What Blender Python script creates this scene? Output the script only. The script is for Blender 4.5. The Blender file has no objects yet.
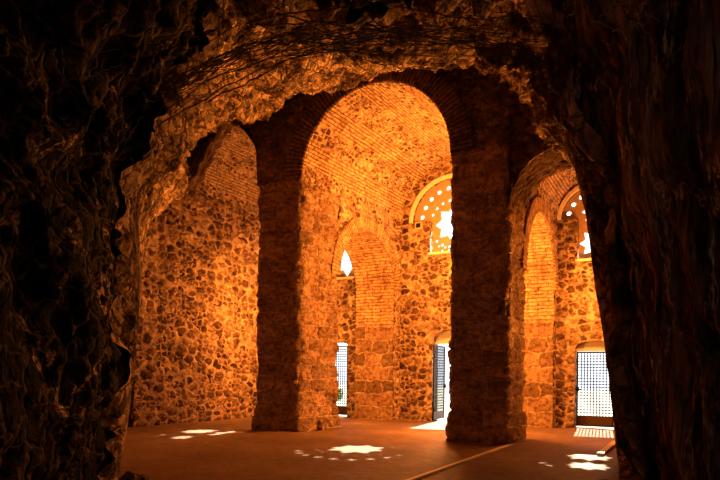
import bpy, bmesh, math, random
import numpy as np
from mathutils import Vector, Matrix, noise as mn

random.seed(7); rng = np.random.default_rng(7)
sc = bpy.context.scene
col = sc.collection
PI = math.pi

# ------------------------------------------------------------------ camera frame
F = 580.0; HZ = 375.0; EYE = 1.4
TH = math.atan(295.0 / F); CA, SA = math.cos(TH), math.sin(TH)
def c2w(x, d, z): return (x * CA - d * SA, x * SA + d * CA, z)
def pxD(px, py, D): return c2w((px - 360) * D / F, D, EYE + (HZ - py) * D / F)
def pxV(px, py, v):
    dx = px - 360; t = v / (dx * SA + F * CA); D = t * F
    return (t * (dx * CA - F * SA), v, EYE + (HZ - py) * D / F)

# ------------------------------------------------------------------ properties
def tag(o, label, cat, group=None):
    o['label'] = label; o['category'] = cat
    if group: o['group'] = group
    return o
def struct(o): o['kind'] = 'structure'; return o
def empty(name, loc=(0, 0, 0), rz=0):
    o = bpy.data.objects.new(name, None); col.objects.link(o); o.location = loc; o.rotation_euler.z = rz
    o.empty_display_size = .2
    return o

# ------------------------------------------------------------------ mesh builder
class MB:
    def __init__(s): s.v = []; s.f = []; s.uv = []; s.n = 0
    def patch(s, P, UV, toward=None, away=None):
        P = np.asarray(P, float); UV = np.asarray(UV, float)
        n, m = P.shape[:2]
        idx = np.arange(n * m).reshape(n, m)
        q = np.stack([idx[:-1, :-1], idx[1:, :-1], idx[1:, 1:], idx[:-1, 1:]], -1).reshape(-1, 4)
        p = P.reshape(-1, 3)
        nor = np.cross(p[q[:, 2]] - p[q[:, 0]], p[q[:, 3]] - p[q[:, 1]])
        cen = p[q].mean(1)
        if toward is not None:
            if (nor * (np.asarray(toward) - cen)).sum() < 0: q = q[:, ::-1]
        if away is not None:
            if (nor * (cen - np.asarray(away))).sum() < 0: q = q[:, ::-1]
        s.v.append(p); s.f.append(q + s.n); s.uv.append(UV.reshape(-1, 2)); s.n += n * m
    def build(s, name, mats, parent=None, weld=True, smooth=True):
        V = np.concatenate(s.v); Q = np.concatenate(s.f); U = np.concatenate(s.uv)
        me = bpy.data.meshes.new(name)
        me.from_pydata(V.tolist(), [], Q.tolist())
        l = me.uv_layers.new(name='UVMap')
        li = np.empty(len(me.loops), dtype=np.int32); me.loops.foreach_get('vertex_index', li)
        l.data.foreach_set('uv', U[li].ravel())
        if weld:
            bm = bmesh.new(); bm.from_mesh(me)
            bmesh.ops.remove_doubles(bm, verts=bm.verts, dist=.002); bm.to_mesh(me); bm.free()
        me.polygons.foreach_set('use_smooth', [smooth] * len(me.polygons))
        return link(name, me, mats, parent)
def link(name, me, mat, parent=None):
    if mat and not me.materials: me.materials.append(mat)
    o = bpy.data.objects.new(name, me); col.objects.link(o)
    if parent: o.parent = parent
    return o

def lin(a, b, step): return np.linspace(a, b, max(2, int(abs(b - a) / step) + 2))
R = .045
def quad_patch(mb, p00, p10, p11, p01, step=R, uv0=(0, 0), toward=None, away=None):
    p00, p10, p11, p01 = map(np.array, (p00, p10, p11, p01))
    L = np.linalg.norm(p10 - p00); H = np.linalg.norm(p01 - p00)
    s = np.linspace(0, 1, max(2, int(L / step) + 2)); t = np.linspace(0, 1, max(2, int(H / step) + 2))
    S, T = np.meshgrid(s, t, indexing='ij')
    P = ((1 - S) * (1 - T))[..., None] * p00 + (S * (1 - T))[..., None] * p10 + (S * T)[..., None] * p11 + ((1 - S) * T)[..., None] * p01
    mb.patch(P, np.stack([uv0[0] + S * L, uv0[1] + T * H], -1), toward, away)
def arch_z(a, a0, a1, spring):
    r = (a1 - a0) / 2; c = (a0 + a1) / 2
    return spring + np.sqrt(np.maximum(0, r * r - (a - c) ** 2))
def over_arch(mb, a0, a1, spring, ztop, pt, toward, step=R):
    """wall above an arch opening; pt(a,z)->xyz arrays"""
    n = int((a1 - a0) * 1.6 / step)
    th = np.linspace(PI, 0, n); r = (a1 - a0) / 2; c = (a0 + a1) / 2
    a = c + r * np.cos(th); zl = spring + r * np.sin(th)
    t = np.linspace(0, 1, int((ztop - spring) / step) + 2)
    A = np.repeat(a[:, None], len(t), 1); Z = zl[:, None] * (1 - t) + ztop * t
    mb.patch(pt(A, Z), np.stack([A, Z], -1), toward)
def ring(mb, a0, a1, spring, width, pt, nrm_off, toward, step=.03):
    r = (a1 - a0) / 2; c = (a0 + a1) / 2
    th = np.linspace(PI * 1.0, 0, int(PI * r / step)); rr = np.linspace(r - .005, r + width, 10)
    T, RR = np.meshgrid(th, rr, indexing='ij')
    A = c + RR * np.cos(T); Z = spring + RR * np.sin(T)
    mb.patch(pt(A, Z) + np.array(nrm_off), np.stack([(PI - T) * r, RR - r + .02], -1), toward)
    # outer and inner edge strips give the ring its thickness
    for rad in (r - .005, r + width):
        k = np.linspace(0, 1, 3); T2, K = np.meshgrid(th, k, indexing='ij')
        A = c + rad * np.cos(T2); Z = spring + rad * np.sin(T2)
        P = pt(A, Z) + K[..., None] * np.array(nrm_off)
        mid = pt(np.array([c]), np.array([spring]))[0]
        mb.patch(P, np.stack([(PI - T2) * r, K * .05], -1), toward=mid if rad < r else None, away=None if rad < r else mid)

# ------------------------------------------------------------------ materials
class NT:
    def __init__(s, name, disp='BOTH'):
        s.m = bpy.data.materials.new(name); s.m.use_nodes = True; s.m.displacement_method = disp
        s.t = s.m.node_tree; s.t.nodes.clear()
        s.out = s.t.nodes.new('ShaderNodeOutputMaterial'); s.b = s.t.nodes.new('ShaderNodeBsdfPrincipled')
        s.t.links.new(s.b.outputs[0], s.out.inputs[0]); s.b.inputs['Roughness'].default_value = .85
        s.b.inputs['Specular IOR Level'].default_value = .06
    def n(s, typ, **kw):
        nd = s.t.nodes.new('ShaderNode' + typ)
        ins = kw.pop('ins', {})
        for k, v in kw.items(): setattr(nd, k, v)
        for k, v in ins.items():
            if hasattr(v, 'links'): s.t.links.new(v, nd.inputs[k])
            else: nd.inputs[k].default_value = v
        return nd
    def math(s, op, a, b=0.0, c=None, clamp=False):
        i = {0: a, 1: b}
        if c is not None: i[2] = c
        return s.n('Math', operation=op, use_clamp=clamp, ins=i).outputs[0]
    def vmath(s, op, a, b): return s.n('VectorMath', operation=op, ins={0: a, 1: b}).outputs[0]
    def uv(s): return s.n('UVMap', uv_map='UVMap').outputs[0]
    def obj(s): return s.n('TexCoord').outputs['Object']
    def noise(s, vec, scale, detail=4, rough=.6, col=False):
        nd = s.n('TexNoise', ins={'Vector': vec, 'Scale': scale, 'Detail': detail, 'Roughness': rough})
        return nd.outputs['Color' if col else 'Fac']
    def ramp(s, fac, stops, interp='LINEAR'):
        nd = s.n('ValToRGB', ins={0: fac}); cr = nd.color_ramp; cr.interpolation = interp
        while len(cr.elements) < len(stops): cr.elements.new(.5)
        for e, (p, c) in zip(cr.elements, stops):
            e.position = p; e.color = (*c, 1) if len(c) == 3 else c
        return nd.outputs[0]
    def rng(s, v, a, b, c=0., d=1., smooth=False):
        nd = s.n('MapRange', interpolation_type='SMOOTHSTEP' if smooth else 'LINEAR', ins={0: v, 1: a, 2: b, 3: c, 4: d})
        return nd.outputs[0]
    def mix(s, f, a, b, mode='MIX'):
        nd = s.n('Mix', data_type='RGBA', blend_type=mode)
        for k, v in ((0, f), (6, a), (7, b)):
            if hasattr(v, 'links'): s.t.links.new(v, nd.inputs[k])
            else: nd.inputs[k].default_value = v if k == 0 else ((*v, 1) if len(v) == 3 else v)
        return nd.outputs[2]
    def color(s, c): s.t.links.new(c, s.b.inputs['Base Color'])
    def disp(s, h, scale, mid=.5):
        d = s.n('Displacement', ins={'Height': h, 'Scale': scale, 'Midlevel': mid})
        s.t.links.new(d.outputs[0], s.out.inputs['Displacement'])
    def warp(s, vec, scale, amt):
        c = s.noise(vec, scale, 3, col=True)
        c = s.vmath('SUBTRACT', c, (.5, .5, .5))
        c = s.vmath('MULTIPLY', c, (amt, amt, 0))
        return s.vmath('ADD', vec, c)

def grime(t, uv, c, lo=.30, k=1.0):
    """weathering: pits, soot and worn patches that belong to the stone"""
    g1 = t.noise(uv, 1.7 * k, 9, .72); g2 = t.noise(t.vmath('ADD', uv, (7.3, 2.1, 0)), 9. * k, 6, .7)
    c = t.mix(t.rng(g1, .36, .58, .85, 0.), c, (lo, lo * .82, lo * .68), 'MULTIPLY')
    return t.mix(t.rng(g2, .40, .54, .85, 0.), c, (.34, .26, .2), 'MULTIPLY')
def rubble_nodes(t, uv, w, h, stone, mortar, edge=.12):
    """irregular rounded stones of mixed size in mortar -> colour, height"""
    fine = t.noise(uv, 9, 6, .7); mid = t.noise(uv, 2.2, 4, .6)
    def layer(ww, hh_, off):
        q = t.warp(t.vmath('ADD', uv, (off, off * .7, 0)), .8 / ww, ww * .8)
        q = t.vmath('MULTIPLY', q, (1 / ww, 1 / hh_, 1))
        vo = t.n('TexVoronoi', voronoi_dimensions='2D', feature='F1', ins={'Vector': q, 'Scale': 1., 'Randomness': .8})
        ve = t.n('TexVoronoi', voronoi_dimensions='2D', feature='DISTANCE_TO_EDGE', ins={'Vector': q, 'Scale': 1., 'Randomness': .8})
        sp = t.n('SeparateColor', ins={0: vo.outputs['Color']}).outputs
        e = t.math('ADD', ve.outputs['Distance'], t.rng(fine, .25, .75, -.13, .13))
        m1 = t.rng(e, .02, .12, 0, 1, True)
        rad = t.rng(sp[1], 0, 1, .40, .66)
        d = t.math('SUBTRACT', rad, t.math('ADD', vo.outputs['Distance'], t.rng(fine, .25, .75, -.12, .12)))
        m2 = t.rng(d, -.02, .10, 0, 1, True)
        return t.math('MULTIPLY', m1, m2), sp[0], ve.outputs['Distance']
    ma, ra, ea = layer(w, h, 0.); mb_, rb, eb = layer(w * .56, h * .6, 3.7)
    sel = t.rng(t.noise(uv, 1.5, 3, .6), .50, .56)
    mixf = lambda a, b: t.n('Mix', ins={0: sel, 2: a, 3: b}).outputs[0]
    mask, rnd, e = mixf(ma, mb_), mixf(ra, rb), mixf(ea, eb)
    sc_ = t.ramp(rnd, stone)
    mc = t.mix(t.rng(mid, .35, .65), mortar, tuple(x * .6 for x in mortar))
    c = grime(t, uv, t.mix(mask, mc, sc_))
    dome = t.rng(e, 0, .4, 0, 1, True)
    hh = t.math('MULTIPLY_ADD', t.math('MULTIPLY', dome, mask), .6, t.math('MULTIPLY', fine, .6))
    hh = t.math('ADD', hh, t.math('MULTIPLY', mid, .35))
    hh = t.math('ADD', hh, t.math('MULTIPLY', rnd, .2))
    return c, hh

def brick_nodes(t, vec, bw, bh, c1, c2, mortar, ms=.012, off=.5, warp=.03, gr=.45):
    q = t.warp(vec, 2.5, warp)
    b = t.n('TexBrick', offset=off, ins={'Vector': q, 'Color1': (*c1, 1), 'Color2': (*c2, 1), 'Mortar': (*mortar, 1), 'Scale': 1.,
            'Mortar Size': ms, 'Mortar Smooth': .6, 'Bias': 0., 'Brick Width': bw, 'Row Height': bh})
    fine = t.noise(vec, 14, 5, .65)
    c = grime(t, vec, b.outputs['Color'], gr)
    hh = t.math('MULTIPLY_ADD', t.math('SUBTRACT', 1., b.outputs['Fac']), .5, t.math('MULTIPLY', fine, .4))
    return c, hh

STONE = [(0., (.09, .05, .03)), (.4, (.20, .115, .07)), (.75, (.36, .23, .14)), (1., (.55, .38, .24))]
MORTAR = (.70, .50, .32)
def mat_rubble(name, w=.27, h=.19, scale=.05, disp='BOTH', stone=STONE, mortar=MORTAR, edge=.12):
    t = NT(name, disp); c, hh = rubble_nodes(t, t.uv(), w, h, stone, mortar, edge)
    t.color(c); t.disp(hh, scale, .6); return t.m
def mat_vault(name):
    t = NT(name); uv = t.uv()                      # uv = (along the vault, around the arc)
    c1, h1 = brick_nodes(t, uv, .36, .085, (.72, .50, .29), (.56, .37, .21), (.20, .12, .07), .016, warp=.06)
    c2, h2 = rubble_nodes(t, uv, .17, .10, [(0., (.10, .05, .03)), (.45, (.26, .15, .08)), (.6, (.55, .37, .21)), (1., (.72, .5, .3))], (.74, .53, .32), .10)
    s = t.n('SeparateXYZ', ins={0: uv}).outputs
    w = t.math('SINE', t.math('MULTIPLY', t.math('ADD', s[1], t.math('MULTIPLY', t.noise(uv, .8, 2), .5)), 5.6))
    f = t.rng(w, -.15, .25)
    t.color(t.mix(f, c1, c2))
    hh = t.n('Mix', ins={0: f, 2: h1, 3: h2}).outputs[0]
    t.disp(hh, .04, .5); return t.m
def mat_brick(name, bw=.34, bh=.075, ms=.014, off=.5, warp=.03, scale=.04, c1=(.58, .39, .22), c2=(.42, .27, .15), mo=(.22, .14, .09)):
    t = NT(name); c, hh = brick_nodes(t, t.uv(), bw, bh, c1, c2, mo, ms, off, warp)
    t.color(c); t.disp(hh, scale, .4); return t.m
def mat_jamb(name):
    """stone blocks low down, brick courses above (uv.y is height)"""
    t = NT(name); uv = t.uv()
    c1, h1 = brick_nodes(t, uv, .55, .10, (.68, .46, .25), (.50, .32, .18), (.20, .12, .07), .014, warp=.09)
    c2, h2 = brick_nodes(t, uv, .55, .42, (.44, .28, .17), (.16, .10, .06), (.52, .37, .23), .03, .4, .32)
    s = t.n('SeparateXYZ', ins={0: uv}).outputs
    f = t.rng(t.math('ADD', s[1], t.math('MULTIPLY', t.noise(uv, 1.5, 2), .5)), 3.15, 3.3)
    t.color(t.mix(f, c2, c1)); t.disp(t.n('Mix', ins={0: f, 2: h2, 3: h1}).outputs[0], .045, .5); return t.m
def mat_ashlar(name, scale=.07, k=1.0):
    t = NT(name); uv = t.uv()
    q = t.warp(uv, 1.6, .34)
    b = t.n('TexBrick', offset=.37, squash=.8, squash_frequency=3, ins={'Vector': q, 'Color1': (.42 * k, .29 * k, .18 * k, 1), 'Color2': (.22 * k, .145 * k, .09 * k, 1), 'Mortar': (.50 * k, .37 * k, .24 * k, 1),
            'Scale': 1., 'Mortar Size': .022, 'Mortar Smooth': .7, 'Brick Width': .62, 'Row Height': .33})
    f1 = t.noise(t.vmath('MULTIPLY', uv, (1, 2.0, 1)), 3.2, 7, .68); f2 = t.noise(uv, 13, 5, .7)
    c = t.mix(t.rng(f1, .46, .70), b.outputs['Color'], (.45, .38, .32), 'MULTIPLY')
    c = grime(t, uv, c, .5)
    hh = t.math('MULTIPLY_ADD', t.math('SUBTRACT', 1., b.outputs['Fac']), .35, t.math('MULTIPLY', f1, .9))
    hh = t.math('ADD', hh, t.math('MULTIPLY', f2, .35))
    t.color(c); t.disp(hh, scale, .8); return t.m
def mat_rock(name, dark, light, streak=(1, 1, 1), k=1.0, lit_ridge=None, ridge_cut=.5):
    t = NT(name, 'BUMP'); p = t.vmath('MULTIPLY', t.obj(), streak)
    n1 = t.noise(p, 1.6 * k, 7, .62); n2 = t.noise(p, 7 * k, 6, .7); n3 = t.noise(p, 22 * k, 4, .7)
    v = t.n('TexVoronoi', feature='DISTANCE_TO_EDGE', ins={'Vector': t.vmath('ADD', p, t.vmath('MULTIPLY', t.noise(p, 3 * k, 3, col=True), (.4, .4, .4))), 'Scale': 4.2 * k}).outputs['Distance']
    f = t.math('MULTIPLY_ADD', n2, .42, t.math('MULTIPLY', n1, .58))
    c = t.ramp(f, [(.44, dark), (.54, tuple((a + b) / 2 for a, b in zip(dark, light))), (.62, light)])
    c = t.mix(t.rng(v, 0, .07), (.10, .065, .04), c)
    if lit_ridge:  # pale lines paint light-caught ridge edges into the rock colour
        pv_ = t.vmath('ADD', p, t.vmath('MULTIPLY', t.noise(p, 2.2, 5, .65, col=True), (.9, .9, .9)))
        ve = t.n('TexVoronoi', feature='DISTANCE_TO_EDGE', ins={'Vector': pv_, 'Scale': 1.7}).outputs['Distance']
        vm = t.math('MULTIPLY', t.rng(ve, .006, .036, 1, 0, True), t.rng(t.noise(p, 1.3, 3), ridge_cut, ridge_cut + .1))
        c = t.mix(t.math('MULTIPLY', vm, t.rng(n3, .35, .6)), c, lit_ridge)
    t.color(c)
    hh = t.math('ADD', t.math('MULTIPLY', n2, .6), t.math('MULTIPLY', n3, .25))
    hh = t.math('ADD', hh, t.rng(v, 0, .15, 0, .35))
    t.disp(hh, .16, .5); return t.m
def mat_floor():
    t = NT('trodden_earth', 'BUMP'); p = t.obj()
    n1 = t.noise(p, .55, 5, .6); n2 = t.noise(p, 5, 6, .65); n3 = t.noise(p, 40, 3, .7)
    c = t.ramp(t.math('MULTIPLY_ADD', n1, .6, t.math('MULTIPLY', n2, .4)), [(.34, (.12, .07, .043)), (.52, (.20, .12, .074)), (.68, (.30, .19, .115))])
    t.color(t.mix(t.rng(n3, .45, .75), c, (.7, .68, .66), 'MULTIPLY'))
    t.disp(t.math('MULTIPLY_ADD', n2, .7, t.math('MULTIPLY', n3, .2)), .05); t.b.inputs['Roughness'].default_value = .62; return t.m
def mat_plain(name, c, rough=.6, metal=0., var=.25, scale=12, bump=.004):
    t = NT(name, 'BUMP'); n = t.noise(t.obj(), scale, 5, .65)
    t.color(t.mix(t.rng(n, .3, .7), c, tuple(x * (1 - var) for x in c)))
    t.disp(n, bump); t.b.inputs['Roughness'].default_value = rough; t.b.inputs['Metallic'].default_value = metal; return t.m

M_left = mat_rubble('rounded_rubble', .36, .25, .09)
M_back = mat_rubble('small_rubble', .31, .22, .06, 'BUMP')
M_side = mat_rubble('mixed_rubble', .30, .20, .06)
M_vault = mat_vault('banded_vault_brick')
M_ring = mat_brick('radial_voussoir_brick', .085, .9, .016, 0., .015, .045)
M_jamb = mat_jamb('brick_over_stone_jamb')
M_pier = mat_ashlar('weathered_ashlar', .15, 1.4)
M_front = mat_rubble('shaded_front_rubble', .36, .2, .08, stone=[(0., (.10, .065, .04)), (.5, (.21, .14, .09)), (1., (.34, .23, .15))], mortar=(.24, .16, .10))  # backlit shade of the front wall is put into these darker colours
M_ringdark = mat_brick('shaded_voussoir_brick', .085, .9, .018, 0., .02, .06, (.26, .17, .105), (.18, .115, .07), (.09, .06, .04))  # darker copy of the ring brick, shade of the front arch in its colour
M_rubceil = mat_rock('broken_rubble_core', (.045, .024, .014), (.74, .50, .28), k=1.0)
M_rockL = mat_rock('dark_jagged_rock', (.005, .0035, .003), (.016, .010, .007), lit_ridge=(.80, .52, .30))
M_rockR = mat_rock('fissured_rock', (.025, .014, .009), (.62, .33, .17), (1.8, 1.8, .32), lit_ridge=(.9, .55, .3), ridge_cut=.36)
M_floor = mat_floor()
M_iron = mat_plain('hole_shade_dark', (.035, .03, .028), .5, .7)
M_kick = mat_plain('brown_sheet_iron', (.09, .055, .04), .55, .3)
M_plaster = mat_plain('ochre_plaster', (.50, .33, .19), .8)
M_pale = mat_plain('sun_streak_pale', (.84, .74, .58), .8)
M_twig = mat_plain('dry_bark', (.085, .06, .042), .85)
M_twigp = mat_plain('bleached_bark', (.34, .26, .19), .85)
M_wood = mat_plain('pale_wood', (.60, .46, .31), .7)
M_leaf = mat_plain('green_leaf', (.16, .24, .06), .6)
M_gravel = mat_plain('pale_gravel', (.40, .42, .40), .9)
M_shell = mat_plain('light_block_shell', (.30, .22, .15), .9)
M_kstone = mat_rock('broken_block_surface', (.2, .12, .075), (.55, .37, .22), k=1.2)
M_stone = mat_rock('loose_stone_surface', (.10, .065, .045), (.30, .2, .13), k=1.6)

# ------------------------------------------------------------------ plan of the chamber
VF, VB = 12.0, 17.0
def uLw(v): return -12.05 + .55 * (v - 10.75) / 6.25          # left wall
def uDl0(v): return -9.08 + .10 * (v - VF)                     # divider left/centre: left face
def uDl1(v): return -7.75 + .10 * (v - VF)                     #   right face
def uDr0(v): return -3.95 + .04 * (v - VF)                     # divider centre/right
def uDr1(v): return -2.70 + .04 * (v - VF)
def uRw(v): return -0.5 + 0 * v
def plane_u(fn): return lambda A, Z: np.stack([fn(A), A, Z], -1)
def plane_v(v): return lambda A, Z: np.stack([A, np.full_like(A, v), Z], -1)
CC = (-5.6, 14.5, 3.); CL = (-10.4, 14.5, 3.); CR = (-1.5, 14.5, 3.); HALL = (-5., 6., 2.5)

# left wall with its return face
mb = MB()
quad_patch(mb, (uLw(10.75), 10.75, -.05), (uLw(VB), VB, -.05), (uLw(VB), VB, 6.7), (uLw(10.75), 10.75, 6.7), toward=CL)
quad_patch(mb, (uLw(10.75), 10.75, -.05), (-13.6, 10.75, -.05), (-13.6, 10.75, 6.7), (uLw(10.75), 10.75, 6.7), toward=HALL, uv0=(9, 0))
struct(mb.build('wall_left', M_left))
mb = MB()
quad_patch(mb, (-.5, VF, -.05), (-.5, VB, -.05), (-.5, VB, 6.), (-.5, VF, 6.), toward=CR)
struct(mb.build('wall_right', M_side))

# vaults
def vault(name, f0, f1, spring, v0, v1, toward):
    th = np.linspace(PI, 0, 130); v = lin(v0, v1, R)
    T, V = np.meshgrid(th, v, indexing='ij')
    a0, a1 = f0(V), f1(V); c = (a0 + a1) / 2; r = (a1 - a0) / 2
    P = np.stack([c + r * np.cos(T), V, spring + r * np.sin(T)], -1)
    mb = MB(); mb.patch(P, np.stack([V, (PI - T) * r], -1), toward)
    return struct(mb.build(name, M_vault))
vault('ceiling', uDl1, uDr0, 6.2, VF, VB, CC)
vault('ceiling', uLw, uDl0, 6.65, VF, VB, CL)
vault('ceiling', uDr1, uRw, 5.9, VF + 1.35, VB, CR)

# dividers (longitudinal walls with side arches)
def divider(name, f0, f1, v0, va0, va1, spring, ztop0, ztop1, c0, c1, ring_side):
    mb = MB()
    for fn, tow, zt in ((f0, c0, ztop0), (f1, c1, ztop1)):
        over_arch(mb, va0, va1, spring, zt, plane_u(fn), tow)
        quad_patch(mb, (fn(va1), va1, -.05), (fn(VB), VB, -.05), (fn(VB), VB, zt), (fn(va1), va1, zt), toward=tow, uv0=(va1, 0))
    o = struct(mb.build(name, M_side))
    # far jamb and soffit
    r = (va1 - va0) / 2; cv = (va0 + va1) / 2
    mb = MB()
    zz = lin(-.05, spring, R); th = np.linspace(0, PI, 100)
    av = np.concatenate([np.full(len(zz), va1), (cv + r * np.cos(th))[1:]]); az = np.concatenate([zz, (spring + r * np.sin(th))[1:]])
    s = np.concatenate([zz, spring + r * th[1:]])
    k = np.linspace(0, 1, 28)
    A, K = np.meshgrid(av, k, indexing='ij'); Z = np.repeat(az[:, None], len(k), 1); S = np.repeat(s[:, None], len(k), 1)
    P = np.stack([f0(A) * (1 - K) + f1(A) * K, A, Z], -1)
    mb.patch(P, np.stack([K * 1.25, S], -1), toward=((f0(cv) + f1(cv)) / 2, cv, spring - .5))
    mb.build('arch_soffit', M_jamb, o)
    mb = MB(); fn, off, tow = ring_side
    ring(mb, va0, va1, spring, .38, plane_u(fn), off, tow)
    mb.build('arch_ring', M_ring, o)
    return o
divider('wall_between_left', uDl0, uDl1, 13.6, 13.6, 16.6, 4.06, 6.75, 6.25, CL, CC, (uDl1, (.05, 0, 0), CC))
divider('wall_between_right', uDr0, uDr1, 13.35, 13.35, 16.7, 3.80, 6.25, 5.95, CC, CR, (uDr1, (.05, 0, 0), CR))

# front arcade wall
mb = MB(); pv = plane_v(VF); TOP = 9.3
pl = np.array([(-13.4, 6.5), (-12.3, 6.5), (-11.8, 6.5), (-11.35, 6.6), (-11.15, 6.8), (-11.0, 7.1), (-10.75, 7.6), (-10.4, 7.93), (-9.95, 8.0), (-9.55, 7.88), (-9.3, 7.6), (-9.14, 7.2), (-9.08, 6.2)])
a = lin(-13.4, -9.08, .04); zl = np.interp(a, pl[:, 0], pl[:, 1]) + np.array([.22 * mn.fractal(Vector((x * 3.2, 1.3, 0)), 1, 2, 4) for x in a])
zl[-1] = 6.2
t = np.linspace(0, 1, 60); A = np.repeat(a[:, None], 60, 1); Z = zl[:, None] * (1 - t) + TOP * t
mb.patch(pv(A, Z), np.stack([A, Z], -1), HALL)
k = np.linspace(0, 1, 14); A = np.repeat(a[:, None], 14, 1); Z = np.repeat(zl[:, None], 14, 1)
mb.patch(np.stack([A, VF + .3 * np.repeat(k[None], len(a), 0), Z], -1), np.stack([A, np.repeat(k[None] * .3, len(a), 0)], -1), toward=(-10.3, 12.3, 2))
quad_patch(mb, (-9.08, VF, 6.2), (-7.75, VF, 6.2), (-7.75, VF, TOP), (-9.08, VF, TOP), toward=HALL, uv0=(-9.08, 6.2))
over_arch(mb, -7.75, -3.95, 6.2, TOP, pv, HALL)
quad_patch(mb, (-3.95, VF, 6.2), (-2.70, VF, 6.2), (-2.70, VF, TOP), (-3.95, VF, TOP), toward=HALL, uv0=(-3.95, 6.2))
over_arch(mb, -2.70, -.5, 4.9, TOP, pv, HALL)
quad_patch(mb, (-.5, VF, -.05), (3.2, VF, -.05), (3.2, VF, TOP), (-.5, VF, TOP), toward=HALL, uv0=(-.5, 0))
wf = struct(mb.build('wall_front', M_front))
mb = MB(); ring(mb, -7.75, -3.95, 6.2, .48, pv, (0, -.06, 0), HALL); mb.build('arch_ring', M_ringdark, wf)
mb = MB()
th = np.linspace(PI, 0, 70); k = np.linspace(0, 1, 32); T, K = np.meshgrid(th, k, indexing='ij')
mb.patch(np.stack([-1.6 + 1.1 * np.cos(T), VF + 1.4 * K, 4.9 + 1.1 * np.sin(T)], -1), np.stack([(PI - T) * 1.1, K * 1.4], -1), toward=(-1.6, 12.7, 4.5))
mb.build('arch_soffit', M_front, wf)

# piers
def pier(u0, u1, v0, v1, H, label, seed, shear):
    m = .05
    pts = [(u0, v0), (u1, v0), (u1, v1), (u0, v1)]
    per = []; s = 0; ss = []
    for i in range(4):
        p, q = np.array(pts[i]), np.array(pts[(i + 1) % 4]); L = np.linalg.norm(q - p); n = int(L / .04)
        for j in range(n): per.append(p + (q - p) * j / n); ss.append(s + L * j / n)
        s += L
    per.append(np.array(pts[0])); ss.append(s); per = np.array(per); ss = np.array(ss)
    z = lin(-.05, H, .04); c = np.array([(u0 + u1) / 2, (v0 + v1) / 2])
    P = np.zeros((len(per), len(z), 3)); U = np.zeros((len(per), len(z), 2))
    hx, hy = (u1 - u0) / 2, (v1 - v0) / 2
    for j, zz in enumerate(z):
        fl = .10 * max(0, 1 - zz / .55) ** .6 if zz < .55 else 0
        fl += .03 * (math.sin(zz * 5.3 + seed) > .2) * max(0, 1 - zz / 3)
        for i in range(len(per)):
            d = per[i] - c; k = max(abs(d[0]) / hx, abs(d[1]) / hy)
            corner = (abs(d[0]) / hx) * (abs(d[1]) / hy)
            x, y = per[i]
            nn = mn.fractal(Vector((x * 2.2 + seed, y * 2.2, zz * 2.6)), 1., 2., 4) * .05
            nn -= max(0, corner - .86) / .14 * (.035 + .06 * max(0, mn.noise(Vector((zz * 3 + seed, x + y, 0)))))
            nn += fl * (.7 + .6 * mn.noise(Vector((x * 3, y * 3, zz * 3 + seed))))
            P[i, j] = (x + d[0] / hx * nn, y + d[1] / hy * nn, zz); U[i, j] = (ss[i] + seed, zz)
    P[-1] = P[0]
    P[..., 0] += shear * (P[..., 1] - v0)
    mb = MB(); mb.patch(P, U, away=(c[0], c[1], H / 2))
    # top bed
    quad_patch(mb, (u0, v0, H), (u1, v0, H), (u1 + shear * (v1 - v0), v1, H), (u0 + shear * (v1 - v0), v1, H), .3, away=(c[0], c[1], 0))
    o = mb.build('stone_pier', M_pier)
    o.location = (c[0], c[1], 0)
    me = o.data; co = np.empty(len(me.vertices) * 3); me.vertices.foreach_get('co', co); co = co.reshape(-1, 3) - np.array([c[0], c[1], 0]); me.vertices.foreach_set('co', co.ravel())
    return tag(o, label, 'pier')
pier(-9.08, -7.75, VF, 13.6, 6.2, 'rough stone pier with an orange-lit side, left of the tall central arch', 1.7, .10)
pier(-3.95, -2.70, VF, 13.35, 6.2, 'broad dark stone pier right of the tall central arch, hiding half the open doorway', 6.1, .04)

# ------------------------------------------------------------------ back wall, star windows, doorways
def poly_solid(name, outline, holes, v0, thick, mat, parent=None):
    cu = bpy.data.curves.new(name, 'CURVE'); cu.dimensions = '2D'; cu.fill_mode = 'BOTH'; cu.extrude = thick / 2
    for ptsl in [outline] + holes:
        sp = cu.splines.new('POLY'); sp.points.add(len(ptsl) - 1); sp.use_cyclic_u = True
        for p, (x, y) in zip(sp.points, ptsl): p.co = (x, y, 0, 1)
    tmp = bpy.data.objects.new('tmp', cu); col.objects.link(tmp)
    bpy.context.view_layer.update()
    me = bpy.data.meshes.new_from_object(tmp.evaluated_get(bpy.context.evaluated_depsgraph_get()))
    bpy.data.objects.remove(tmp); bpy.data.curves.remove(cu); me.name = name
    n = len(me.vertices); co = np.empty(n * 3); me.vertices.foreach_get('co', co); co = co.reshape(-1, 3)
    co = np.stack([co[:, 0], v0 + thick / 2 - co[:, 2], co[:, 1]], -1); me.vertices.foreach_set('co', co.ravel()); me.update()
    while me.uv_layers: me.uv_layers.remove(me.uv_layers[0])
    l = me.uv_layers.new(name='UVMap')
    for p in me.polygons:
        nx, ny, nz = map(abs, p.normal)
        for li in p.loop_indices:
            x, y, z = co[me.loops[li].vertex_index]
            l.data[li].uv = (x, z) if ny >= max(nx, nz) else ((y, z) if nx > nz else (x, y))
    me.materials.clear()
    return link(name, me, mat, parent)
def circ(cx, cz, r, n=20): return [(cx + r * math.cos(2 * PI * i / n), cz + r * math.sin(2 * PI * i / n)) for i in range(n)]
def star(cx, cz, r, n=8, inner=.56):
    return [(cx + (r if i % 2 == 0 else r * inner) * math.cos(PI * i / n + PI / 2), cz + (r if i % 2 == 0 else r * inner) * math.sin(PI * i / n + PI / 2)) for i in range(2 * n)]
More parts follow.
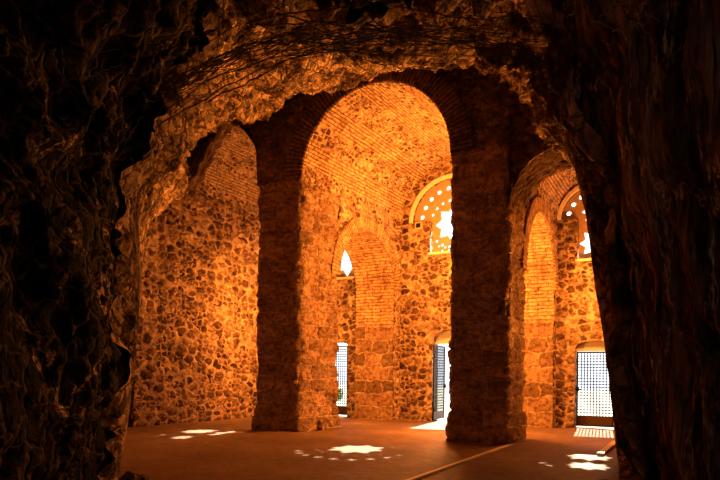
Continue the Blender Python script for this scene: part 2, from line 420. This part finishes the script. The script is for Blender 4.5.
def lunette(cx, sill, r, half, bot, g=0.):
    pts = [(cx - half - g, sill - g), (cx - half - g, bot - g), (cx + half + g, bot - g), (cx + half + g, sill - g)]
    return pts + [(cx + (r + g) * math.cos(a), sill + (r + g) * math.sin(a)) for a in np.linspace(0, PI, 40)] if half < r else \
        [(cx - r - g, bot - g), (cx + r + g, bot - g)] + [(cx + (r + g) * math.cos(a), sill + (r + g) * math.sin(a)) for a in np.linspace(0, PI, 40)]
def door_hole(u0, u1, spring, rise):
    n = 16; c = (u0 + u1) / 2; h = (u1 - u0) / 2
    top = [(c + h * math.cos(a), spring + rise * math.sin(a)) for a in np.linspace(0, PI, n)]
    return [(u0, -.2), (u1, -.2)] + top
WIN = [(-9.8, 5.9, 1.0, 1.0, 4.65), (-5.6, 6.2, 1.28, .66, 5.2), (-1.5, 5.8, .92, .44, 4.65)]
DOOR = [(-10.2, -9.12, 2.4, .1), (-6.15, -5.05, 2.4, .42), (-1.98, -.98, 2.2, .2)]
putlog = [(-6.72, 6.0), (-6.5, 6.0), (-6.5, 6.2), (-6.72, 6.2)]
# the outline itself steps round the doorways, so they stay open to the floor
outl = [(-14.4, 9.6), (-14.4, -.2)]
for d in DOOR:
    h = door_hole(*d); u0, u1 = d[0], d[1]
    n = 16; c = (u0 + u1) / 2; hw = (u1 - u0) / 2
    outl += [(u0, -.2)] + [(c + hw * math.cos(a_), d[2] + d[3] * math.sin(a_)) for a_ in np.linspace(PI, 0, n)] + [(u1, -.2)]
outl += [(4., -.2), (4., 9.6)]
struct(poly_solid('wall_back', outl, [lunette(*w) for w in WIN], VB, .55, M_back))

stars = [
    [star(-9.28, 5.32, .60, 8, .66), star(-10.33, 5.28, .48, 8, .66), star(-9.8, 6.3, .30)],
    [star(-5.6, 6.12, .58, 8, .7)],
    [star(-1.5, 5.14, .43, 8, .66), star(-1.5, 6.02, .38, 8, .66)]]
for cx, cz, R_ in [(-9.8, 5.9, .82)]: stars[0] += [circ(cx + R_ * math.cos(a_), cz + R_ * math.sin(a_), .07) for a_ in np.linspace(.25, PI - .25, 7)]
stars[1] += [circ(-5.6 + 1.03 * math.cos(a_), 6.2 + 1.03 * math.sin(a_), .07) for a_ in np.linspace(.2, PI - .2, 10)]
stars[1] += [circ(-5.6 + .74 * math.cos(a_), 6.12 + .72 * math.sin(a_), .05, 12) for a_ in np.linspace(0, 2 * PI, 20, endpoint=False) + .157 if abs(math.cos(a_)) < .78 or math.sin(a_) > .25]
stars[1] += [circ(x, z, .042, 12) for x, z in [(-5.85, 5.40), (-5.72, 5.30), (-5.6, 5.36), (-5.48, 5.30), (-5.35, 5.40), (-6.05, 5.45), (-5.15, 5.45), (-5.95, 5.30), (-5.25, 5.30)]]
stars[2] += [circ(-1.5 + .74 * math.cos(a_), 5.8 + .74 * math.sin(a_), .066) for a_ in np.linspace(.3, PI - .3, 8)]
for i, w in enumerate(WIN):
    panel = struct(poly_solid('window_%d' % (i + 1), lunette(*w, g=.06), stars[i], VB + .22, .09, M_plaster))
    # pale moulding round the arch
    cx, sill, r = w[:3]
    o_ = [(cx + (r + .07) * math.cos(a_), sill + (r + .07) * math.sin(a_)) for a_ in np.linspace(0, PI, 40)]
    i_ = [(cx + (r - .03) * math.cos(a_), sill + (r - .03) * math.sin(a_)) for a_ in np.linspace(PI, 0, 40)]
    poly_solid('arch_moulding', o_ + i_, [], VB - .05, .09, M_pale, panel)
    poly_solid('sill', [(cx - w[3] - .05, w[4] - .06), (cx + w[3] + .05, w[4] - .06), (cx + w[3] + .05, w[4] + .01), (cx - w[3] - .05, w[4] + .01)], [], VB - .06, .3, M_pale, panel)

# box helper
def box_bm(bm, x0, x1, y0, y1, z0, z1):
    vs = [bm.verts.new((x, y, z)) for x in (x0, x1) for y in (y0, y1) for z in (z0, z1)]
    for f in ((0, 1, 3, 2), (4, 6, 7, 5), (0, 4, 5, 1), (2, 3, 7, 6), (0, 2, 6, 4), (1, 5, 7, 3)): bm.faces.new([vs[i] for i in f])
def bm_obj(name, bm, mat, parent=None, bevel=0.):
    if bevel: bmesh.ops.bevel(bm, geom=bm.edges[:], offset=bevel, segments=2, affect='EDGES')
    bmesh.ops.recalc_face_normals(bm, faces=bm.faces[:])
    me = bpy.data.meshes.new(name); bm.to_mesh(me); bm.free()
    return link(name, me, mat, parent)

# beam stub in the putlog hole left of the middle star window
bm = bmesh.new(); box_bm(bm, -.12, .12, -.09, .02, -.11, .11); o = bm_obj('wooden_beam_end', bm, M_wood, bevel=.008); o.location = (-6.62, VB, 6.08)
bm = bmesh.new(); box_bm(bm, -.075, .075, -.095, -.085, -.07, .07); bm_obj('dark_hole_plate', bm, M_iron, o)  # flat dark plate stands for the shade inside the hole
tag(o, 'square beam end with a flat shade-dark face at the corner of the middle star window', 'beam')

# gates
def gate(label, w, h, loc, rz, nx, nz, kick=.28, handle_side=1):
    g = empty('lattice_gate', loc, rz); tag(g, label, 'gate', None)
    bm = bmesh.new(); t_ = .045
    box_bm(bm, 0, t_, -.02, .02, .03, h); box_bm(bm, w - t_, w, -.02, .02, .03, h)
    box_bm(bm, t_, w - t_, -.02, .02, h - t_, h); box_bm(bm, t_, w - t_, -.02, .02, .03, .03 + t_)
    bm_obj('frame', bm, M_iron, g)
    bm = bmesh.new(); b = .0135
    for i in range(1, nx):
        x = t_ + (w - 2 * t_) * i / nx; box_bm(bm, x - b, x + b, -.012, .0, .03 + t_ + kick, h - t_)
    for i in range(1, nz):
        z = .075 + kick + (h - .12 - kick) * i / nz; box_bm(bm, t_, w - t_, .0, .012, z - b, z + b)
    bm_obj('lattice', bm, M_iron, g)
    bm = bmesh.new(); box_bm(bm, t_, w - t_, -.012, .012, .03 + t_, .075 + kick); bm_obj('kick_panel', bm, M_kick, g)
    bm = bmesh.new(); x = t_ / 2 if handle_side < 0 else w - t_ / 2
    box_bm(bm, x - .05, x + .05, -.05, -.02, 1.0, 1.14); box_bm(bm, x - .02 + .05, x + .12, -.09, -.06, 1.05, 1.08); box_bm(bm, x + .02, x + .045, -.085, -.04, 1.05, 1.08)
    bm_obj('lock', bm, M_iron, g)
    for z in (.35, h - .35):
        bm = bmesh.new(); bmesh.ops.create_cone(bm, segments=10, radius1=.022, radius2=.022, depth=.13, cap_ends=True); hg = bm_obj('hinge', bm, M_iron, g)
        hg.location = (w + .0 if handle_side < 0 else 0., -.025, z)
    return g
gate('shut iron lattice gate seen just past the lit side of the left pier', 1.06, 2.40, (-10.19, 17.38, 0), 0, 12, 24, .26, -1)
gate('iron lattice gate standing open in the doorway beside the broad dark pier', 1.04, 2.36, (-6.115, 17.06, 0), PI / 2, 12, 24, .2, 1)
gate('shut iron lattice gate with a brown foot panel in the doorway beside the right-hand rock', .98, 2.12, (-1.97, 17.34, 0), 0, 11, 22, .26, -1)
for i, (d, z) in enumerate(zip(DOOR, (2.4, 2.40, 2.13))):
    if i == 0: continue
    n = 16; c = (d[0] + d[1]) / 2; hw = (d[1] - d[0]) / 2 + .01
    pts = [(c - hw, z), (c + hw, z)] + [(c + hw * math.cos(a_), d[2] + .01 + d[3] * math.sin(a_)) for a_ in np.linspace(0, PI, n)]
    struct(poly_solid('trim_%d' % i, pts, [], VB + .30, .12, M_pale))

# ------------------------------------------------------------------ floor, outside, added light-blocking shell
mb = MB(); us = lin(-14.4, 4., .12); vs = lin(-6., 17.6, .12); U, V = np.meshgrid(us, vs, indexing='ij')
Zf = np.array([[.02 * mn.fractal(Vector((u * .7, v * .7, 0)), 1, 2, 3) for v in vs] for u in us])
mb.patch(np.stack([U, V, Zf - .01], -1), np.stack([U, V], -1), toward=(0, 0, 100))
struct(mb.build('floor', M_floor))
mb = MB(); quad_patch(mb, (-40, 17.6, -.03), (30, 17.6, -.03), (30, 70, -.03), (-40, 70, -.03), 2., toward=(0, 20, 50)); struct(mb.build('ground', M_gravel))
mb = MB(); x0, x1, y0, y1, z0, z1 = -14.4, 4.0, -6., 17.55, -.3, 9.6; cen = (-5, 5, 4)
quad_patch(mb, (x0, y0, z0), (x0, y1, z0), (x0, y1, z1), (x0, y0, z1), 1., toward=cen)
quad_patch(mb, (x1, y0, z0), (x1, y1, z0), (x1, y1, z1), (x1, y0, z1), 1., toward=cen)
quad_patch(mb, (x0, y0, z0), (x1, y0, z0), (x1, y0, z1), (x0, y0, z1), 1., toward=cen)
struct(mb.build('wall_light_block', M_shell))  # unseen box walls added to keep sky and sun out
mb = MB(); quad_patch(mb, (x0, y0, z1), (x1, y0, z1), (x1, y1, z1), (x0, y1, z1), 1., toward=cen); struct(mb.build('roof_light_block', M_shell))  # unseen lid added to close the light-blocking box
# sun streak beside the right pier, built as a thin pale floor strip
def P2(px, py):
    D = F * EYE / (py - HZ); return np.array(c2w((px - 360) * D / F, D, 0)[:2])
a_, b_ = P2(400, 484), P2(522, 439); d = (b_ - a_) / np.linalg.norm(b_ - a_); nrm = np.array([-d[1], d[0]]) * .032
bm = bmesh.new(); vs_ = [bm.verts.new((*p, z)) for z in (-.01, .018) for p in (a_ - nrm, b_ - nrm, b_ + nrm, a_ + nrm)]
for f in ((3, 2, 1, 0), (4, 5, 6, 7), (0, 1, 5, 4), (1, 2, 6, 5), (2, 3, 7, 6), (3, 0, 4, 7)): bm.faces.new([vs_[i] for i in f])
struct(bm_obj('trim_3', bm, M_pale))  # pale strip stands for the sun streak on the floor

# ------------------------------------------------------------------ rock: broken hall vault and the cave mouth
A_px = [(112, 470), (126, 410), (131, 350), (135, 300), (139, 260), (145, 230), (160, 207), (174, 186), (180, 160), (194, 140), (219, 122), (250, 113), (285, 98), (325, 83), (372, 69), (420, 64), (465, 63), (498, 68), (514, 84), (528, 108), (544, 130), (560, 146), (577, 166), (592, 212), (602, 280), (613, 350), (624, 430), (630, 480), (634, 520)]
C_px = [(96, 560), (110, 480), (121, 410), (129, 340), (127, 280), (122, 215), (127, 165), (142, 122), (166, 88), (188, 52), (200, 18), (215, -18), (275, -22), (332, -8), (356, 14), (395, 18), (440, 5), (480, 8), (520, 6), (548, 18), (561, 52), (570, 95), (580, 150), (592, 210), (602, 275), (612, 345), (622, 425), (629, 490), (634, 570)]
NA = len(A_px)
Aw = np.array([pxV(x, y, 10.7 if i < 6 else 11.85) for i, (x, y) in enumerate(A_px)])
DC = 4.6
def cam(x, d, z): return np.array(c2w(x, d, z))
Cc = np.array([((x - 360) * DC / F, EYE + (HZ - y) * DC / F) for x, y in C_px])
def ringw(d, sx, dx, sz, dz): return np.array([cam(x * sx + dx, d, EYE + (z - EYE) * sz + dz) for x, z in Cc])
Cw = ringw(DC, 1, 0, 1, 0)
Dw = ringw(2.7, 1.0, 0, 1.02, 0); Ew = ringw(.2, 1.05, 0, 1.0, 0); Fw = ringw(-3., .9, 0, .9, 0)
for W in (Aw, Cw, Dw, Ew, Fw): W[0, 2] = min(W[0, 2], -.25); W[-1, 2] = min(W[-1, 2], -.25)
def catmull(P, k):
    P = np.asarray(P); n = len(P); out = []
    for i in range(n - 1):
        p0, p1, p2, p3 = P[max(i - 1, 0)], P[i], P[i + 1], P[min(i + 2, n - 1)]
        for t in np.linspace(0, 1, k, endpoint=False):
            out.append(.5 * ((2 * p1) + (-p0 + p2) * t + (2 * p0 - 5 * p1 + 4 * p2 - p3) * t * t + (-p0 + 3 * p1 - 3 * p2 + p3) * t ** 3))
    out.append(P[-1]); return np.array(out)
KS = 16
Ar, Cr, Dr, Er, Fr = [catmull(W, KS) for W in (Aw, Cw, Dw, Ew, Fw)]
def lerp_rings(r0, r1, n): return np.array([r0 * (1 - t) + r1 * t for t in np.linspace(0, 1, n)])
hall = lerp_rings(Ar, Cr, 190)
near = np.concatenate([lerp_rings(Cr, Dr, 90)[:-1], lerp_rings(Dr, Er, 60)[:-1], lerp_rings(Er, Fr, 40)])
full = np.concatenate([hall[:-1], near]); nh = len(hall)
g0 = np.gradient(full, axis=0); g1 = np.gradient(full, axis=1); nor = np.cross(g0, g1); nor /= np.linalg.norm(nor, axis=2, keepdims=True) + 1e-9
cen = full.mean(axis=1, keepdims=True)
sgn = np.sign((nor * (cen - full)).sum()); nor *= sgn           # inward
n0, n1 = full.shape[:2]; disp = np.zeros((n0, n1)); jit = np.zeros((n0, n1, 3))
for i in range(n0):
    inh = i < nh
    edge = min(1., i / 14.)                                     # fade at the arcade
    for j in range(n1):
        p = Vector(full[i, j]); fj = j / KS
        right = min(1., max(0., (fj - 18.5) / 2.5))
        if inh:
            a1_, a2_ = .26, .28
        else:
            a1_, a2_ = .17, .13
        q = p * .8; d1 = mn.fractal(q + Vector((3.1, 0, 0)), 1., 2., 3)
        if right < 1:
            d2 = mn.ridged_multi_fractal(p * 1.7, 1., 2.1, 5, 1., 2.) - 1.0
        else: d2 = 0
        if right > 0:
            pr = Vector((p.x * 3.4, p.y * 3.4, p.z * .55))
            d3 = mn.ridged_multi_fractal(pr, 1., 2.1, 4, 1., 2.) - 1.0
            d2 = d2 * (1 - right) + d3 * right * .8
        disp[i, j] = (a1_ * d1 + a2_ * d2) * (edge if inh else 1.)
disp[:nh] -= disp[nh // 3:nh].mean() * np.minimum(1, np.arange(nh) / 14.)[:, None]
disp[nh:] -= disp[nh:nh + 80].mean()
II, JJ = np.meshgrid(np.arange(n0), np.arange(n1), indexing='ij')
blend = np.clip(1 - np.abs(np.arange(n0) - nh) / 40., 0, 1)[:, None]; disp -= .07 * blend
side = np.clip((6.5 - JJ / KS) / 1.5, 0, 1) + np.clip((JJ / KS - 20.5) / 1.5, 0, 1)
soft = np.where(disp > .0, .09 * np.tanh(disp / .09), disp)
disp = disp * (1 - side) + soft * side - .05 * side * blend
full = full + nor * disp[..., None]
SU = np.cumsum(np.r_[0, np.linalg.norm(np.diff(full[:, n1 // 2], axis=0), axis=1)])
def rock_piece(name, i0, i1, j0, j1, mat):
    P = full[i0:i1 + 1, j0 * KS:j1 * KS + 1]
    I, J = np.meshgrid(np.arange(P.shape[0]), np.arange(P.shape[1]), indexing='ij')
    mb = MB(); mb.patch(P, np.stack([I * .05, J * .05], -1)); q = mb.f[0]
    pp = mb.v[0]; nn = np.cross(pp[q[:, 2]] - pp[q[:, 0]], pp[q[:, 3]] - pp[q[:, 1]]); nref = nor[i0:i1, j0 * KS:j1 * KS].reshape(-1, 3)
    if (nn * nref).sum() < 0: mb.f[0] = q[:, ::-1]
    return mb.build(name, mat, weld=False)
struct(rock_piece('ceiling', 0, nh - 1, 5, 23, M_rubceil))
struct(rock_piece('wall_cave_left', 0, nh - 1, 0, 5, M_rubceil))
struct(rock_piece('wall_cave_right', 0, nh - 1, 23, 28, M_rubceil))
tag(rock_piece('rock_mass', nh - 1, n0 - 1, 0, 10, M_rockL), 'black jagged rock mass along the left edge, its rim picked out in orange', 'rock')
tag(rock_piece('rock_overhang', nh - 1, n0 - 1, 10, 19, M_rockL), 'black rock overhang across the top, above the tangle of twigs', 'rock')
tag(rock_piece('rock_mass', nh - 1, n0 - 1, 19, 28, M_rockR), 'dark rock face with upright fissures like bark, filling the right edge', 'rock')
P = full[-1]; mb = MB(); cpt = P.mean(0); mb.patch(np.stack([P, np.repeat(cpt[None], len(P), 0)], 1), np.zeros((len(P), 2, 2)), toward=tuple(cam(0, 2, 1.5)))
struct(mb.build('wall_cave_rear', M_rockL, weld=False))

# ------------------------------------------------------------------ twigs
def tube(bm, pts, r0, r1, seg=5):
    pts = [Vector(p) for p in pts]; rings = []
    for i, p in enumerate(pts):
        d = (pts[min(i + 1, len(pts) - 1)] - pts[max(i - 1, 0)]).normalized()
        a = d.orthogonal().normalized(); b = d.cross(a); r = r0 + (r1 - r0) * i / (len(pts) - 1)
        rings.append([bm.verts.new(p + (a * math.cos(2 * PI * k / seg) + b * math.sin(2 * PI * k / seg)) * r) for k in range(seg)])
    for q0, q1 in zip(rings, rings[1:]):
        for k in range(seg): bm.faces.new((q0[k], q0[(k + 1) % seg], q1[(k + 1) % seg], q1[k]))
    bm.faces.new(rings[0][::-1]); bm.faces.new(rings[-1])
def twig(pxpts, D0, D1, r, mat, label, group=None, nbr=3, jit=.02):
    ctrl = [pxD(x, y, D0 + (D1 - D0) * i / (len(pxpts) - 1)) for i, (x, y) in enumerate(pxpts)]
    pts = catmull(np.array(ctrl), 7); pts[1:-1] += rng.normal(0, jit * .35, (len(pts) - 2, 3))
    base = pts[0].copy(); bm = bmesh.new(); tube(bm, pts - base, r, r * .45)
    for _ in range(nbr):
        i = random.randint(2, len(pts) - 3); p = pts[i]; d = pts[i + 1] - pts[i - 1]; d /= np.linalg.norm(d)
        e = d * random.uniform(.4, 1.) + rng.normal(0, .45, 3); L = random.uniform(.15, .5)
        b = [p + e * L * t + rng.normal(0, .008, 3) * (t > 0) for t in np.linspace(0, 1, 5)]
        tube(bm, [q - base for q in b], r * .55, r * .25, 4)
    o = bm_obj('dry_twig', bm, mat); o.location = base
    return tag(o, label, 'twig', group)
def band(x):   # height of the twig tangle across the mouth
    return np.interp(x, [60, 130, 190, 250, 320, 400, 480, 560, 610, 660], [150, 122, 82, 52, 38, 36, 40, 52, 80, 110])
GT = 'twigs tangled across the cave roof'
for k in range(40):
    xa = random.uniform(90, 420); xb = min(650, xa + random.uniform(170, 380)); 
    if k < 16: xa = random.uniform(70, 150); xb = random.uniform(330, 520)
    elif k < 28: xa = random.uniform(250, 360); xb = random.uniform(560, 650)
    o1 = random.gauss(0, 22); o2 = random.gauss(0, 20)
    xs = np.linspace(xa, xb, 6)
    pts = [(x, band(x) + o1 + (o2 - o1) * i / 5 + random.gauss(0, 4)) for i, x in enumerate(xs)]
    D0 = random.uniform(4.7, 5.3)
    twig(pts, D0, D0 + random.uniform(-.2, .3), random.uniform(.0035, .0075), M_twig, 'thin dark dry twig in the tangle strung across the cave roof', GT, random.randint(1, 4))
for pts, lab in [
    ([(54, 28), (57, 45), (60, 62), (61, 82)], 'short pale twig hanging upright, highest on the black left rock'),
    ([(104, 40), (94, 56), (84, 72), (78, 84)], 'pale twig slanting down leftward to a fork on the black left rock'),
    ([(118, 67), (103, 72), (90, 78), (78, 86)], 'long pale twig reaching rightward from the fork on the black left rock'),
    ([(74, 70), (78, 84), (84, 97), (90, 110)], 'pale twig crossing behind the fork on the black left rock'),
    ([(122, 14), (112, 22), (104, 28), (96, 32)], 'short pale twig below the top of the black left rock'),
    ([(118, 100), (120, 116), (121, 132), (124, 152)], 'pale upright twig beside the orange rim of the left rock'),
    ([(140, 118), (132, 130), (126, 140), (116, 146)], 'pale twig leaning into the upright one by the left rock rim'),
    ([(56, 2), (50, 8), (44, 14), (40, 20)], 'pale twig tip at the very top of the left rock'),
    ([(678, 30), (684, 48), (686, 64), (688, 80)], 'pale twig hanging upright high on the right rock'),
    ([(694, 30), (702, 52), (709, 76), (713, 98)], 'longer pale twig bending down at the right edge of the right rock'),
    ([(640, 10), (656, 18), (668, 24), (678, 30)], 'pale twig sloping down towards the upper right corner'),
    ([(596, 14), (610, 8), (620, 6), (628, 7)], 'short pale twig under the top edge right of the overhang'),
    ([(686, 78), (692, 84), (698, 88), (704, 92)], 'small pale twig branching below the upright one on the right rock'),
    ([(590, 18), (604, 24), (616, 28), (624, 33)], 'pale twig lying against the upper rim of the right rock')]:
    twig(pts, 3.35, 3.5, .0042, M_twigp, lab, None, 1, .012)

# ------------------------------------------------------------------ loose things
def boulder(px, py, s, label, seed, mat=None):
    D = F * EYE / (py - HZ); loc = c2w((px - 360) * D / F, D, 0)
    bm = bmesh.new(); bmesh.ops.create_icosphere(bm, subdivisions=4, radius=1)
    for v in bm.verts:
        n = mn.fractal(v.co * 1.3 + Vector((seed, 0, 0)), 1, 2, 4); c = mn.cell(v.co * 1.4 + Vector((seed, 3, 0)))
        v.co *= 1 + .28 * n + .08 * c; v.co.x *= s[0]; v.co.y *= s[1]; v.co.z = max(v.co.z, -.55) * s[2] + s[2] * .52
    o = bm_obj('loose_stone', bm, mat or M_stone); o.location = loc; o.rotation_euler.z = seed
    return tag(o, label, 'stone')
boulder(134, 492, (.20, .15, .13), 'dark loose stone on the floor at the foot of the left rock', 1.2)
boulder(606, 490, (.18, .14, .10), 'dark loose stone on the floor at the foot of the right rock', 4.4)
boulder(322, 430, (.16, .14, .16), 'broken block at the lit foot of the left pier, right-hand one', 7.9, M_kstone)
a_, b_ = P2(601, 454), P2(616, 441); L = np.linalg.norm(b_ - a_)
bm = bmesh.new(); box_bm(bm, 0, L, -.06, .06, 0, .05); o = bm_obj('wooden_plank', bm, M_wood, bevel=.008)
o.location = (*a_, .012); o.rotation_euler.z = math.atan2(b_[1] - a_[1], b_[0] - a_[0]); tag(o, 'pale plank lying on the floor against the foot of the right rock', 'plank')

def shrub(loc, h, n, label, seed):
    r = random.Random(seed); root = empty('garden_shrub', loc); tag(root, label, 'shrub', 'shrubs outside the gates')
    bm = bmesh.new(); bs = bmesh.new()
    for k in range(9):
        a = r.uniform(0, 2 * PI); tube(bs, [(0, 0, 0), (.1 * h * math.cos(a), .1 * h * math.sin(a), h * .4), (.3 * h * math.cos(a), .3 * h * math.sin(a), h * r.uniform(.7, .95))], .015, .005, 5)
    for k in range(n):
        u = Vector((r.gauss(0, 1), r.gauss(0, 1), r.gauss(0, 1))).normalized() * (r.random() ** .4)
        p = Vector((u.x * h * .42, u.y * h * .42, h * .58 + u.z * h * .42))
        a = Vector((r.gauss(0, 1), r.gauss(0, 1), r.gauss(0, 1))).normalized(); b = a.orthogonal().normalized(); s = r.uniform(.04, .08)
        bm.faces.new([bm.verts.new(p + q) for q in (-a * s, b * s * .45, a * s, -b * s * .45)])
    bm_obj('foliage', bm, M_leaf, root); bm_obj('stem', bs, M_twig, root)
    return root
shrub((-13.5, 24.0, -.03), .9, 500, 'low green shrub seen through the shut gate beyond the left pier', 3)
shrub((1.0, 23.5, -.03), 1.5, 700, 'green shrub seen through the shut gate beside the right-hand rock', 5)

# ------------------------------------------------------------------ light
def point(name, loc, W, color, size=.25):
    l = bpy.data.lights.new(name, 'POINT'); l.energy = W; l.color = color; l.shadow_soft_size = size
    o = bpy.data.objects.new(name, l); col.objects.link(o); o.location = loc; return o
AMB = (1., .31, .042)
point('added_fill_centre', (-4.6, 14.3, 5.1), 1500, AMB)  # unseen orange fills added in the bays to light the stone
point('added_fill_centre_low', (-4.4, 13.6, 1.4), 480, AMB)  # added lower down to brighten the left pier's side
point('added_fill_left', (-9.75, 14.4, 3.2), 640, AMB)
point('added_fill_right', (-.85, 15.2, 3.4), 520, AMB)
def spot(name, loc, to, W, deg, blend=.6, size=.1):
    l = bpy.data.lights.new(name, 'SPOT'); l.energy = W; l.color = AMB; l.shadow_soft_size = size; l.spot_size = math.radians(deg); l.spot_blend = blend
    o = bpy.data.objects.new(name, l); col.objects.link(o); o.location = loc
    o.rotation_euler = (Vector(to) - Vector(loc)).to_track_quat('-Z', 'Y').to_euler()
spot('added_uplight_centre', (-4.3, 13.7, .4), (-7.0, 7.0, 6.6), 2700, 60)  # unseen upward spots added to brighten the broken ceiling
spot('added_uplight_left', (-9.6, 14.0, .4), (-10.2, 8.5, 5.5), 1150, 60)
spot('added_uplight_right', (-1.3, 14.0, .4), (-1.5, 8.5, 5.6), 1500, 64)
al = bpy.data.lights.new('added_rear_fill', 'AREA'); al.energy = 7; al.size = 1.6; al.color = (1., .93, .85)  # weak unseen fill added behind the camera to lift the pale twigs
ao = bpy.data.objects.new('added_rear_fill', al); col.objects.link(ao); ao.location = c2w(.2, -2.2, 2.6)
ao.rotation_euler = (Vector(c2w(0, 6, 2.6)) - Vector(ao.location)).to_track_quat('-Z', 'Y').to_euler()
sun = bpy.data.lights.new('sun', 'SUN'); sun.energy = 34; sun.color = (1., .86, .62); sun.angle = .009
so = bpy.data.objects.new('sun', sun); col.objects.link(so)
so.rotation_euler = Vector((.57, -7.43, -6.07)).to_track_quat('-Z', 'Y').to_euler()
w = bpy.data.worlds.new('sky'); sc.world = w; w.use_nodes = True
bg = w.node_tree.nodes['Background']; bg.inputs[0].default_value = (.86, .95, 1.05, 1); bg.inputs[1].default_value = 2.5

cd = bpy.data.cameras.new('camera'); cd.sensor_width = 36; cd.lens = F / 720 * 36; cd.shift_y = (HZ - 240) / 720; cd.clip_end = 200; cd.clip_start = .05
co = bpy.data.objects.new('camera', cd); col.objects.link(co); co.location = (0, 0, EYE); co.rotation_euler = (Matrix.Rotation(TH, 3, 'Z') @ Matrix.Rotation(PI / 2, 3, 'X') @ Matrix.Rotation(math.radians(.6), 3, 'Z')).to_euler(); sc.camera = co
vs_ = sc.view_settings; vs_.view_transform = 'Standard'; vs_.look = 'None'; vs_.exposure = .15; vs_.gamma = 1.; vs_.use_curve_mapping = False
